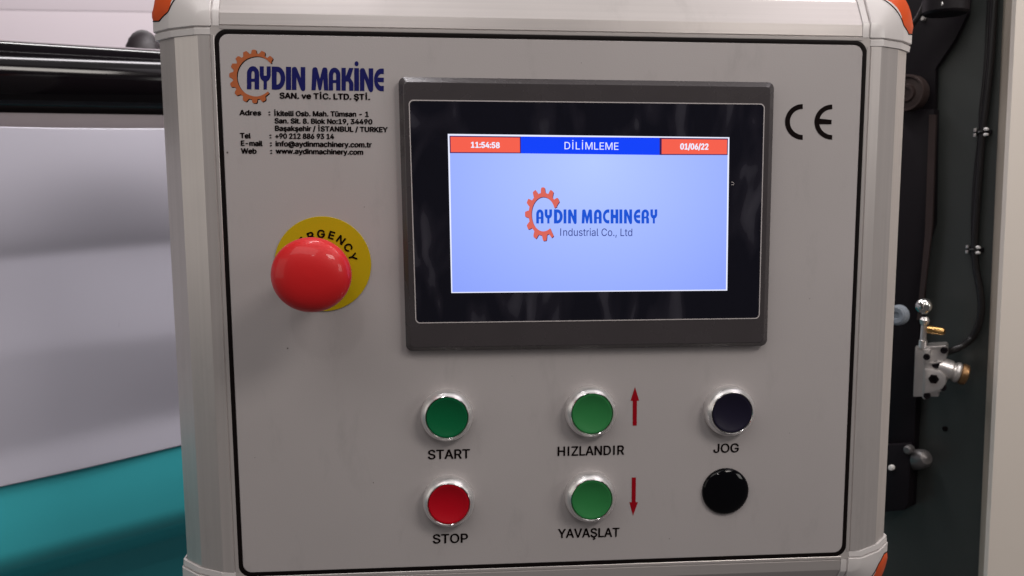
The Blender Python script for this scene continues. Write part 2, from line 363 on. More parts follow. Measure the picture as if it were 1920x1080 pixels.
ax_r = (UP, EV, DV)
pc = lp(308, 157); rr = (lp(308, 95) - lp(308, 221)).length / 2
rt = thing('roller', pc, 'long glossy black horizontal roller left of the control box', 'roller')
mb = MB(); mb.lathe([(rr - 1.2, -700), (rr, -698), (rr, 640), (rr - 1.2, 642)], pc, 96, ax_r, True, True); mb.build('roller_sleeve', 'roller', rt)
mb = MB(); mb.lathe([(14, 640), (14, 720)], pc, 32, ax_r, True, True); mb.build('shaft', 'chrome', rt)

# rounded rubber humps just above the roller
pb = lp(272, 116, 70); bl_ = thing('rubber_cap', pb, 'dark ribbed rubber cap peeping over the roller beside the control box', 'rubber cap')
sc = (lp(308, 92) - lp(235, 92)).length / 73.0
mb = MB(); prof = [(0.01, 66 * sc)] + [((39 + 1.6 * (k % 2)) * sc * math.sin(math.radians(8 + k * 82 / 11)), 66 * sc * math.cos(math.radians(8 + k * 82 / 11))) for k in range(12)]
mb.lathe(prof, pb, 40, (DV, EV, UP)); mb.build('dome', 'charcoal', bl_, smooth=50)
pb2 = lp(306, 112, 62)
mb = MB(); prof = [(0.01, 32 * sc)] + [((19 + 1.6 * (k % 2)) * sc * math.sin(math.radians(8 + k * 82 / 9)), 32 * sc * math.cos(math.radians(8 + k * 82 / 9))) for k in range(10)]
mb.lathe(prof, pb2, 40, (DV, EV, UP)); mb.build('side_lobe', 'charcoal', bl_, smooth=50)

# guard bar under the roller
g0 = lp(310, 222, -16); g1 = lp(310, 244, -16)
mb = MB(); mb.box((g0 + g1) / 2 + EV * 6 + DV * 0, (700, (g0 - g1).length / 2 + 3, 6), (DV, UP, EV))
gb = mb.build('guard_bar', 'bar', bevel=1); tag(gb, 'flat mauve grey bar running under the black roller', 'guard bar')

# milky plastic web with soft folds
prof = [(243, -27), (252, -27), (320, -26), (380, -22), (430, -17.2), (452, -13.6), (462, -12.8), (472, -12.8), (500, -13.2), (560, -14.5), (608, -15.8), (624, -15.7), (645, -14.6), (700, -11.5), (758, -8.4), (776, -8), (792, -8.6), (812, -10.6), (830, -12.6), (837, -13.2)]
cols = [-620 + 40 * i for i in range(34)]
mb = MB(); rows = []
for y, off in prof:
    b0 = lp(310, y, 0) ; row = []
    for c_ in cols:
        wob = 2.0 * math.sin(c_ / 90 + y / 60) + 1.2 * math.sin(c_ / 37 - y / 45)
        row.append(b0 + DV * c_ + EV * (off + wob * 0.6) + UP * (wob * 0.5))
    rows.append(row)
nc = len(cols); mb.add([p for r_ in rows for p in r_], [(j * nc + i, j * nc + i + 1, (j + 1) * nc + i + 1, (j + 1) * nc + i) for j in range(len(rows) - 1) for i in range(nc - 1)])
fm = mb.build('plastic_film', 'film', smooth=80)
sm = fm.modifiers.new('sub', 'SUBSURF'); sm.levels = 1; sm.render_levels = 2
so = fm.modifiers.new('sol', 'SOLIDIFY'); so.thickness = 0.0006
tag(fm, 'milky white plastic film hanging in soft folds below the roller', 'plastic film')
# glare line on the film, put into the shape as a thin ridge
mb = MB(); mb.tube([lp(224, 600, -16.2), lp(221, 640, -15.3), lp(216, 690, -12.6), lp(209, 745, -9.7), lp(205, 785, -8.6)], [.1, .45, .5, .45, .1], 8); mb.build('glare_ridge', 'film', fm, smooth=60)

# teal bed
t0 = lp(310, 828, -10); t1 = lp(310, 1012, -10)
th = thing('machine_bed', t0, 'teal painted machine bed beneath the plastic film', 'machine bed')
h = (t0 - t1).length
mb = MB(); hr_ = [(0, 130), (0, 4), (-.6, 1.5), (-2, .4), (-4, 0), (-h + 28, 0)] + [(-h + 28 - 28 * math.sin(math.radians(a_)), 28 - 28 * math.cos(math.radians(a_))) for a_ in range(10, 91, 10)] + [(-h, 130)]
pr_ = [t0 + UP * y_ + EV * e_ for y_, e_ in hr_]; n_ = len(pr_); mb.add([p_ - DV * 760 for p_ in pr_] + [p_ + DV * 760 for p_ in pr_], [(k, k + 1, n_ + k + 1, n_ + k) for k in range(n_ - 1)] + [tuple(range(n_)), tuple(range(2 * n_ - 1, n_ - 1, -1))])
mb.build('upper_rail', 'teal', th, smooth=40)
mb = MB(); a = t1 + EV * 26 - UP * .5; 
q = [a, a + EV * 70 - UP * 40, a + EV * 70 - UP * 420, a + EV * 118 - UP * 420, a + EV * 118]
vs = [p_ + DV * s_ for s_ in (-759, 759) for p_ in q]
mb.add(vs, [(0, 1, 6, 5), (1, 2, 7, 6), (2, 3, 8, 7), (3, 4, 9, 8), (0, 4, 3, 2, 1), (5, 6, 7, 8, 9)]); mb.build('lower_skirt', 'teal_low', th)

# ------------------------------------------------------------------ machine side (right)
UP = UP0; DV = Vector((0.8306, 0.0, -0.5562)).normalized()
QP = CAM + ray(1800, 500) * 740
QN = (DV * -1.0)                               # the plate faces left, towards the viewer
def qp(px, py, off=0.0): return hit(px, py, QP + QN * off, QN)
QU = Vector((0.5562, 0, 0.8306)).normalized()  # horizontal direction in the plate, towards the viewer's right
QA = (QU, UP, QN)
def qs(px, py, off=0.0): return (qp(px + 1, py, off) - qp(px, py, off)).length    # mm per pixel there
mb = MB()
e0 = qp(1885, -60); e1 = qp(1832, 1140)
f0 = qp(1560, -60); f1 = qp(1560, 1140)
k_ = -QN * 8
mb.add([f0, e0, e1, f1, f0 + k_, e0 + k_, e1 + k_, f1 + k_], [(0, 1, 2, 3), (4, 7, 6, 5), (0, 4, 5, 1), (1, 5, 6, 2), (2, 6, 7, 3), (3, 7, 4, 0)])
pl = mb.build('side_plate', 'plate'); tag(pl, 'dark green grey steel side plate right of the control box', 'machine plate')
# cream cover with its returned edge
c0 = qp(1909, -60, 34); c1 = qp(1848.5, 1140, 34)
ct = thing('side_cover', c1, 'cream painted machine cover at the right edge', 'machine cover')
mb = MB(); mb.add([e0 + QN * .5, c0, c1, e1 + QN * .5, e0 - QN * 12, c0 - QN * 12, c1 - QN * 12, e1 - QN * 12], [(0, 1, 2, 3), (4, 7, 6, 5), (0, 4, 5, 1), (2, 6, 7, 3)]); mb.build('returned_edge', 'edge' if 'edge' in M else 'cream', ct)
mb = MB(); o_ = Vector((420, 0, 40)); z6 = Vector((.6, 0, -6)); mb.add([c0, c0 + o_, c1 + o_, c1, c0 + z6, c0 + o_ + z6, c1 + o_ + z6, c1 + z6], [(0, 1, 2, 3), (4, 7, 6, 5), (0, 4, 5, 1), (1, 5, 6, 2), (2, 6, 7, 3), (3, 7, 4, 0)]); mb.build('front_sheet', 'cream', ct)

def qprism(name, pts, off, th_, m, parent=None, bevel=0.6):
    mb = MB(); a = [qp(x, y, off) for x, y in pts]; b = [p_ - QN * th_ for p_ in a]; k = len(a)
    mb.add(a + b, [tuple(range(k)), tuple(range(2 * k - 1, k - 1, -1))] + [(i, k + i, k + (i + 1) % k, (i + 1) % k) for i in range(k)])
    return mb.build(name, m, parent, bevel=bevel)
# dark upright with its head gusset
up_ = thing('steel_upright', qp(1730, 1080, 40), 'blackened steel upright with slanted head gusset beside the side plate', 'upright')
qprism('gusset', [(1640, -60), (1822, -60), (1814, 26), (1790, 75), (1754, 128), (1752, 210), (1650, 210)], 8, 6, 'dark', up_)
qprism('post', [(1640, 205), (1751, 205), (1747, 420), (1731, 470), (1726, 560), (1716, 780), (1708, 950), (1640, 950)], 11, 10, 'dark', up_)
qprism('edge_strip', [(1742, 215), (1755, 215), (1748, 420), (1727, 600), (1719, 600), (1734, 440)], 13, 2.5, 'brown', up_, 0)
def qlathe(name, px, py, off, prof, m, parent=None, seg=40, ax=None, smooth=30):
    s_ = qs(px, py, off); mb = MB(); mb.lathe([(r * s_, h_ * s_) for r, h_ in prof], qp(px, py, off), seg, ax or QA, False, False)
    return mb.build(name, m, parent, smooth=smooth)
# black motor-like cylinder at the top and its bolt
tc_ = thing('black_housing', qp(1776, 20, 60), 'short black cylinder bolted near the top of the dark upright', 'cylinder')
mb = MB(); s_ = qs(1776, 20, 60); a0 = qp(1776, -40, 45); mb.lathe([(0.01, -60 * s_), (38 * s_, -60 * s_), (41 * s_, -57 * s_), (41 * s_, 62 * s_), (38 * s_, 66 * s_), (0.01, 66 * s_)], a0, 40, (QU, QN, -UP)); mb.build('housing_body', 'dark', tc_)
qlathe('bolt', 1765, 8, 60, [(0.01, 4), (4, 4), (5.5, 2.5), (6, 0), (6, -30)], 'chrome', tc_)
# thin loop of hose at the top
hz = MB(); hz.tube([qp(*p_, 50) for p_ in [(1690, 62), (1708, 50), (1722, 32), (1732, 12), (1742, -20)]], 2.2)
ho = hz.build('thin_hose', 'cable'); tag(ho, 'thin black hose looping over the top of the dark upright', 'hose')
qlathe_b = thing('hex_bolt', qp(1731, 35, 36), 'small dull bolt head on the dark gusset near the top', 'bolt')
qlathe('bolt_head', 1731, 35, 10, [(0.01, 4), (3.5, 4), (4.5, 2), (4.5, -3)], 'cast', qlathe_b, 6)
# dark pulley
pu = thing('pulley', qp(1705, 175, 60), 'dark brown pulley wheel half hidden behind the control box', 'pulley')
qlathe('wheel', 1702, 175, 24, [(0.01, 4), (9, 4), (10, 9), (15, 9), (17, 4), (27, 3), (29, 8), (32, 8), (33.5, 5), (33.5, -14), (30, -16), (0.01, -16)], 'brown', pu)
# blue grey button
qb = thing('plastic_plug', qp(1684, 591, 60), 'blue grey round plug at the edge of the control box', 'plug')
qlathe('plug_disc', 1682, 591, 52, [(0.01, 3), (6, 3), (7, 5.5), (14, 6), (17.5, 4), (18.5, 0), (18.5, -10)], 'bluegrey', qb)

# cable with two clips
cp = [(1868, -60), (1862, 40), (1857, 120), (1848, 205), (1842, 250), (1836, 330), (1831, 400), (1828, 455), (1830, 500), (1838, 545), (1840, 580), (1834, 612), (1820, 636), (1798, 652), (1772, 661), (1752, 664)]
def smooth_pts(p_, n=6):
    out = []
    for i in range(len(p_) - 1):
        a, b, c, d = [Vector(p_[max(0, min(len(p_) - 1, i + k))]) for k in (-1, 0, 1, 2)]
        for k in range(n):
            t = k / n; out.append(0.5 * ((2 * b) + (c - a) * t + (2 * a - 5 * b + 4 * c - d) * t * t + (3 * b - a - 3 * c + d) * t ** 3))
    out.append(Vector(p_[-1])); return out
mb = MB(); mb.tube(smooth_pts([qp(x, y, 5 + (12 if i > 12 else 0)) for i, (x, y) in enumerate(cp)]), 2.9, 14)
cb = mb.build('black_cable', 'cable', smooth=60); tag(cb, 'black cable running down the side plate and curving to the valve', 'cable')
mb = MB(); mb.tube(smooth_pts([qp(x + dx_, y, 3) for (x, y), dx_ in zip(cp[:8], (-9, -9, -8, -8, -4, -7, -6, -3))]), 1.7, 10)
cb = mb.build('thin_cable', 'cable', smooth=60); tag(cb, 'thinner black cable tied behind the long black cable', 'cable')
def clip(px, py, label):
    s_ = qs(px, py, 8); c = qp(px, py, 5); t = thing('cable_clip', c, label, 'cable clip', 'clips holding the cable on the side plate')
    mb = MB(); mb.box(c - QN * 3, (15 * s_, 4.5 * s_, 1.6), QA); mb.build('clip_base', 'dark', t, c, bevel=.3)
    mb = MB(); mb.tube([c + QU * (6.5 * s_) * math.cos(a_) + QN * (1 + 7.5 * s_ * math.sin(a_)) for a_ in [math.pi * k / 10 for k in range(11)]], 1.1, 8); mb.build('strap', 'cable', t, c)
    for dy in (-1, 1):
        mb = MB(); mb.tube([c + QU * s_ * 5.5 + UP * dy * 5 * s_, c + QU * s_ * 9 + UP * dy * 5.4 * s_ + QN * 3, c + QU * s_ * 15 + UP * dy * 5 * s_ + QN * 3.5], [1.1, 1.5, 1.0], 8); mb.build('white_tab', 'white', t, c)
        mb = MB(); mb.box(c - QU * s_ * 12 + UP * dy * 5 * s_, (2.6 * s_, 3.2 * s_, 1.4), QA); mb.build('grey_tab', 'cast', t, c, bevel=.2)
clip(1841, 248, 'upper clip with white tabs holding the black cable')
clip(1826, 468, 'lower clip with white tabs holding the black cable')

# pneumatic valve body
A30 = math.radians(-26)
def yaw(a): return (Vector((math.cos(a), 0, math.sin(a))), UP, Vector((-math.sin(a), 0, math.cos(a))))
VX, VY, VZ = yaw(math.radians(36))             # valve face turned so its left flank shows
vc = qp(1740, 702, 42); s_ = qs(1740, 702, 42)
vt = thing('air_valve', vc, 'silver cast air valve with brass elbow on the dark side plate', 'valve')
def vp(px, py, off=0.0): return hit(px, py, vc + VZ * off, VZ)
def vprism(name, pts, off, th_, m, bevel=0.5, **k_):
    mb = MB(); a = [vp(x, y, off) for x, y in pts]; b = [p_ - VZ * th_ for p_ in a]; k = len(a)
    mb.add(a + b, [tuple(range(k)), tuple(range(2 * k - 1, k - 1, -1))] + [(i, k + i, k + (i + 1) % k, (i + 1) % k) for i in range(k)])
    return mb.build(name, m, vt, bevel=bevel)
vprism('valve_body', [(1732, 656), (1738, 649), (1772, 647), (1775, 652), (1774, 672), (1766, 680), (1774, 690), (1775, 716), (1768, 733), (1745, 741), (1733, 750), (1729, 746)], 0, 20, 'cast', 0.9)
vprism('flange_plate', [(1716, 650), (1760, 648), (1760, 744), (1712, 744)], -5, 8, 'cast', 0.8)
vprism('cast_rib', [(1741, 684), (1768, 680), (1767, 677), (1741, 680)], 2.2, 3, 'cast', .4)
vprism('cast_rib', [(1744, 654), (1764, 652), (1764, 649.5), (1744, 651)], 2.2, 3, 'cast', .4)
vprism('cast_boss', [(1731, 656), (1744, 655), (1745, 678), (1738, 682), (1731, 680)], 1.6, 4, 'cast', .7)
vprism('lobe', [(1733, 692), (1750, 692), (1765, 697), (1774, 707), (1773, 720), (1766, 730), (1745, 737), (1732, 738)], 3.5, 6, 'cast', 1.2)
VA = (VX, VY, VZ)
def vlathe(name, px, py, off, prof, m, seg=32, ax=None):
    mb = MB(); mb.lathe([(r * s_, h_ * s_) for r, h_ in prof], vp(px, py, off), seg, ax or VA); return mb.build(name, m, vt)
for bx_, by_ in ((1737.5, 669), (1770, 657), (1738, 742), (1768, 727)):
    vlathe('screw', bx_, by_, 1.5, [(0.01, .5), (3.2, .5), (3.2, 3), (5.5, 3), (6.2, 1.5), (6.2, -6)], 'dark', 16)
vlathe('port_plug', 1750.5, 711, 4.5, [(0.01, -1.5), (5, -1.5), (6, 2.5), (8.5, 2.5), (9.3, 0), (9.3, -6)], 'rubber', 6)
vlathe('sight_hole', 1755, 684, .6, [(0.01, .5), (6, .5), (7, 0), (7.4, -3)], 'dark')
# side arm running to the right and its brass elbow
a0 = vp(1768, 690, -7); a1 = vp(1797, 699, -9)
dr = (a1 - a0).normalized(); n1 = dr.cross(VZ).normalized(); n2 = dr.cross(n1)
mb = MB(); L_ = (a1 - a0).length
mb.lathe([(19 * s_, -10 * s_), (18.5 * s_, L_ * .5), (16 * s_, L_ * .62), (16 * s_, L_ * .7), (18.5 * s_, L_ * .78), (19.5 * s_, L_ * .95), (17.5 * s_, L_ * 1.08), (0.01, L_ * 1.1)], a0, 32, (n1, n2, dr)); mb.build('side_arm', 'cast', vt, smooth=35)
mb = MB(); mb.lathe([(14 * s_, L_ * 1.05), (18.5 * s_, L_ * 1.14), (20 * s_, L_ * 1.28), (19 * s_, L_ * 1.5), (15 * s_, L_ * 1.6), (8 * s_, L_ * 1.62), (7.5 * s_, L_ * 1.5), (0.01, L_ * 1.5)], a0, 24, (n1, n2, dr)); mb.build('brass_collar', 'dullbrass', vt, smooth=35)
mb = MB(); h0 = vp(1756, 664, -4); h1 = vp(1774, 661, -9); mb.tube([h0, h0.lerp(h1, .55), h0.lerp(h1, .56), h1], [6.5 * s_, 6.5 * s_, 5 * s_, 4.6 * s_], 8); mb.build('cable_gland', 'rubber', vt)
# stem with polished ball and brass tip
mb = MB(); b0 = vp(1730, 652, -6); b1 = vp(1733, 606, -6); mb.tube([b0, b0.lerp(b1, .3), b0.lerp(b1, .32), b0.lerp(b1, .95), b1], [7.5 * s_, 7.5 * s_, 5.6 * s_, 5.2 * s_, 3 * s_], 24); mb.build('valve_stem', 'cast', vt)
mb = MB(); b2 = vp(1734, 600, -6); mb.tube([vp(1733, 608, -6), b2, vp(1735, 594, -6)], [7 * s_, 9 * s_, 5.5 * s_], 20); mb.build('ball_collar', 'cast', vt)
mb = MB(); R_ = 16 * s_; mb.lathe([(max(.01, R_ * math.sin(math.pi * k / 20)), -R_ * math.cos(math.pi * k / 20)) for k in range(21)], vp(1733, 574, -6), 40, VA); mb.build('polished_ball', 'mirror', vt, smooth=90)
mb = MB(); g0 = vp(1739, 617, -2); g1 = vp(1771, 622, 2); mb.tube([g0, g0.lerp(g1, .08), g0.lerp(g1, .1), g0.lerp(g1, .9), g1], [5.5 * s_, 8.2 * s_, 7.4 * s_, 7.0 * s_, 5.2 * s_], 20); mb.build('brass_tip', 'brass', vt, smooth=40)
# lower bracket with its knob and bolt, and small hole plug
br_ = thing('lower_bracket', qp(1690, 900, 60), 'black bracket with grey round knob low on the dark upright', 'bracket')
qprism('bracket_plate', [(1640, 836), (1700, 833), (1707, 850), (1703, 945), (1695, 957), (1640, 962)], 22, 10, 'dark', br_, 0.8)
mb = MB(); k0 = qp(1706, 864, 8); k1 = qp(1729, 860, 16); s2 = qs(1720, 860, 50)
dr = (k1 - k0).normalized(); n1 = dr.cross(UP).normalized(); n2 = dr.cross(n1)
mb.lathe([(19 * s2, -8), (19 * s2, (k1 - k0).length * .8), (17 * s2, (k1 - k0).length * 1.15), (12 * s2, (k1 - k0).length * 1.35), (0.01, (k1 - k0).length * 1.42)], k0, 32, (n1, n2, dr)); mb.build('grey_knob', 'steel_dark', br_, smooth=40)
qlathe('bolt', 1704, 843, 24, [(0.01, 7), (5, 7), (7.5, 5), (8.5, 2), (8.5, -6)], 'steel_dark', br_, 20)
qlathe('pin', 1671, 877, 24, [(0.01, 4), (4, 3.5), (5, 1), (5, -6)], 'white', br_, 16)
pk = qlathe('hole_plug', 1771.5, 804, .6, [(0.01, 1), (4, .8), (5, 0), (5, -2)], 'rubber', None, 20); tag(pk, 'tiny black hole plug alone on the side plate below the valve', 'plug')

# ------------------------------------------------------------------ control box
TL, TR, BR, BL = at(400, 54), at(1626.7, 76.3), at(1586, 1043), at(448, 1082.5)
G = [TL, TR, BR, BL]
cbx = thing('control_box', (0, 0, -60), 'grey machine control box with touchscreen, push buttons and orange corners', 'control box')
gw = 2.35
# front panel plate with slightly rolled edge
pn = inset(G, gw); mb = MB()
r0 = quad_round(pn, 5.2); r1 = quad_round(inset(pn, .5), 4.8)
a = zed(r0, -3); b = zed(r0, -.5); c = zed(r1, 0)
ring(mb, a, b); ring(mb, b, c); k = len(c); mb.add(c, [tuple(range(k))])
fp = mb.build('front_panel', 'panel', cbx, origin=(0, 0, 0), smooth=50)
# gasket
mb = MB(); o0 = quad_round(G, 7.2); i0 = quad_round(inset(G, gw + .05), 5.2)
mid = quad_round(inset(G, gw / 2), 6.2)
ring(mb, zed(o0, -3), zed(o0, -.2)); ring(mb, zed(o0, -.2), zed(mid, -.02)); ring(mb, zed(mid, -.02), zed(i0, -.1)); ring(mb, zed(i0, -.1), zed(i0, -3))
mb.build('gasket', 'rubber', cbx, smooth=60)
# profile rails: (out, w) cross-section
SEC = [(-1.5, -3.2), (-.1, -3.2), (-.1, -.2), (.2, 0), (1.6, 0), (1.9, -.5), (2.2, -.5), (2.5, .1), (8.6, -.5), (9.2, -.8), (23.0, -8.6), (23.7, -9.3), (33.8, -19.2), (34.5, -20.2), (34.5, -95), (30, -95)]
def rail(p0, p1, out, label=None):
    d = (p1 - p0).normalized(); p0 = p0 + d * 3.2; p1 = p1 - d * 3.2
    mb = MB(); n = len(SEC); vs = []
    for q_ in (p0, p1):
        vs += [q_ + out * o_ + Vector((0, 0, w_)) for o_, w_ in SEC]
    mb.add(vs, [(i, i + 1, n + i + 1, n + i) for i in range(n - 1)])
    return mb.build('frame_profile', 'alu_across' if abs(d.x) > abs(d.y) else 'alu_long', cbx, origin=(p0 + p1) / 2, smooth=0, bevel=0)
def perp(d): return Vector((d.y, -d.x, 0))
def outv(p0, p1, c_=Vector((0, 0, 0))):
    d = (p1 - p0).normalized(); n = Vector((-d.y, d.x, 0)); return n if n.dot((p0 + p1) / 2 - c_) > 0 else -n
sides = [(TL, TR), (TR, BR), (BR, BL), (BL, TL)]
for s0, s1 in sides: rail(s0, s1, outv(s0, s1))
# the thin inner lip that closes the corners between rails
mb = MB(); L0 = quad_round(inset(G, -.1), 7.2); L1 = quad_round(inset(G, -1.7), 1.2)
ring(mb, zed(L0, -.3), zed(L1, -.12)); mb.build('inner_lip', 'alu', cbx, smooth=0)
# corner castings
CS = [(0, .5), (7.6, .5), (8.4, .15), (9.6, -.3), (23.6, -8.2), (24.6, -9.0), (35.0, -19.4), (36.0, -20.6), (36.4, -22), (36.4, -95)]
def corner(c, ex, ey, lab):
    """ex, ey: outward directions along the two sides"""
    NS = 20; NN = 2.9
    def dirs(t):
        cx_, sy_ = math.cos(t), math.sin(t); s_ = (abs(cx_) ** NN + abs(sy_) ** NN) ** (-1 / NN); return (cx_ * s_, sy_ * s_)
    def pt(o_, w_, t): x_, y_ = dirs(t); return c + ex * (1.7 + x_ * max(0, o_)) + ey * (1.7 + y_ * max(0, o_)) + Vector((0, 0, w_)) if o_ > 0 else c + (ex + ey) * 1.7 + Vector((0, 0, w_))
    mb = MB(); T = [math.pi / 2 * k / NS for k in range(NS + 1)]; n = len(CS)
    vs = [pt(o_, w_, t) for t in T for o_, w_ in CS]
    fs = [(j * n + i, j * n + i + 1, (j + 1) * n + i + 1, (j + 1) * n + i) for j in range(NS) for i in range(1, n - 1)] + [(j * n, j * n + 1, (j + 1) * n + 1) for j in range(NS)]
    mb.add(vs, fs)
    # rolled end lips where the casting meets the rails
    for e_, f_, t in ((ex, ey, 0.0), (ey, ex, math.pi / 2)):
        base = [pt(o_, w_, t) for o_, w_ in CS]
        def off(k_, dd, back): return [p_ - f_ * back + (e_ * -dd if i_ > 2 else Vector((0, 0, 0))) + Vector((0, 0, -dd * .8)) for i_, p_ in enumerate(base)]
        l = [base, off(0, .35, .35), off(0, 1.3, .4), off(0, 1.3, 1.2), off(0, .6, 1.25), off(0, .45, 1.5), off(0, .75, 4.6), off(0, 2.0, 4.9)]
        for p_, q_ in zip(l, l[1:]):
            mb.add(p_ + q_, [(i, i + 1, n + i + 1, n + i) for i in range(n - 1)])
    o = mb.build('corner_casting', 'cap', cbx, origin=c, smooth=24)
    # orange insert on the outer facet
    mb = MB(); NI = 22; K = 6; vs = []
    def sec(u): # along outer facets: u 0..1 -> (out, w) on the casting section
        path = [(15, -3.4), (20.5, -6.4), (23.6, -8.2), (24.6, -9.0), (35.0, -19.4), (36.0, -20.6), (36.4, -22), (36.4, -34)]
        ln = [0]
        for a_, b_ in zip(path, path[1:]): ln.append(ln[-1] + math.hypot(b_[0] - a_[0], b_[1] - a_[1]))
        s_ = u * ln[-1]
        for i_ in range(len(path) - 1):
            if s_ <= ln[i_ + 1] + 1e-9:
                t_ = (s_ - ln[i_]) / (ln[i_ + 1] - ln[i_]); return (path[i_][0] + (path[i_ + 1][0] - path[i_][0]) * t_, path[i_][1] + (path[i_ + 1][1] - path[i_][1]) * t_)
        return path[-1]
    for j in range(NI + 1):
        x_ = j / NI; t = math.radians(9 + 72 * x_); s1_ = math.sin(math.pi * x_)
        lo = .27 + .22 * max(0.0, 1 - 2.2 * s1_) - .07 * s1_ ** 2
        for i_ in range(K + 1):
            u_ = lo + (1 - lo) * i_ / K; o_, w_ = sec(u_); rise = 0.0 if i_ == 0 or j in (0, NI) else .7
            vs.append(pt(o_ + rise * .7, w_ + rise * .7, t))
    k = K + 1
    mb.add(vs, [(j * k + i, j * k + i + 1, (j + 1) * k + i + 1, (j + 1) * k + i) for j in range(NI) for i in range(K)])
    ins = mb.build('orange_insert', 'orange', o, origin=c, smooth=35)
    # dark seam round it
    lpv = [vs[i] for i in range(k)] + [vs[j * k + K] for j in range(1, NI + 1)] + [vs[NI * k + i] for i in range(K - 1, -1, -1)] + [vs[j * k] for j in range(NI - 1, 0, -1)]
    m2 = MB(); m2.tube(lpv + [lpv[0]], .38, 6); m2.build('insert_seam', 'rubber', o, origin=c)
X, Y = Vector((1, 0, 0)), Vector((0, 1, 0))
def od(i): return outv(*sides[i])
corner(TL, od(3), od(0), 'top'); corner(TR, od(1), od(0), 'top'); corner(BR, od(1), od(2), ''); corner(BL, od(3), od(2), '')
# housing behind
mb = MB(); mb.box(((TL + BR) / 2 + Vector((0, 0, -62))), (205, 178, 32)); mb.build('housing', 'groove', cbx, bevel=3)

# ------------------------------------------------------------------ prints on the front panel
T = [('Adres', 449.7, 215.6, 489.5, 216.2, 9.2), (':', 504, 216, 506.6, 216, 9.0), ('İkitelli Osb. Mah. Tümsan - 1', 515, 217.2, 691, 218.8, 9.2),
     ('San. Sit. 8. Blok No:19, 34490', 515.6, 231, 697.8, 232.9, 9.2), ('Başakşehir / İSTANBUL / TURKEY', 516.3, 245, 726.5, 247.7, 9.2),
     ('Tel', 451, 258.9, 470, 259.2, 9.4), (':', 506, 259.2, 508.6, 259.2, 9.0), ('+90 212 886 93 14', 516.8, 259.6, 626, 260.6, 9.4),
     ('E-mail', 452.4, 273.1, 492, 273.7, 9.4), (':', 506.8, 273.8, 509.4, 273.8, 9.0), ('info@aydinmachinery.com.tr', 517.3, 274.1, 696.6, 276.2, 9.4),
     ('Web', 452.8, 287.6, 480.8, 288, 9.4), (':', 507.4, 288, 510, 288, 9.0), ('www.aydinmachinery.com', 517.6, 287.8, 680.6, 289.8, 9.2)]
for b_, xl, yl, xr_, yr, cp_ in T: text(b_, xl, yl, xr_, yr, cp_, 'ink', fp, bold=0.042)
text('SAN. ve TİC. LTD. ŞTİ.', 525, 184.4, 693.4, 187.2, 10.4, 'ink', fp, bold=0.045)
for b_, xl, yl, xr_, yr, cp_ in [('START', 803, 860.8, 880.8, 859, 17), ('STOP', 812, 1018.6, 877, 1016.8, 16.6), ('HIZLANDIR', 1046, 854.6, 1169.6, 852, 17),
                                 ('YAVAŞLAT', 1046.6, 1008.3, 1160.8, 1005.8, 16.4), ('JOG', 1337.8, 848.6, 1384.4, 847.6, 16.2)]:
    text(b_, xl, yl, xr_, yr, cp_, 'ink', fp, bold=0.02)

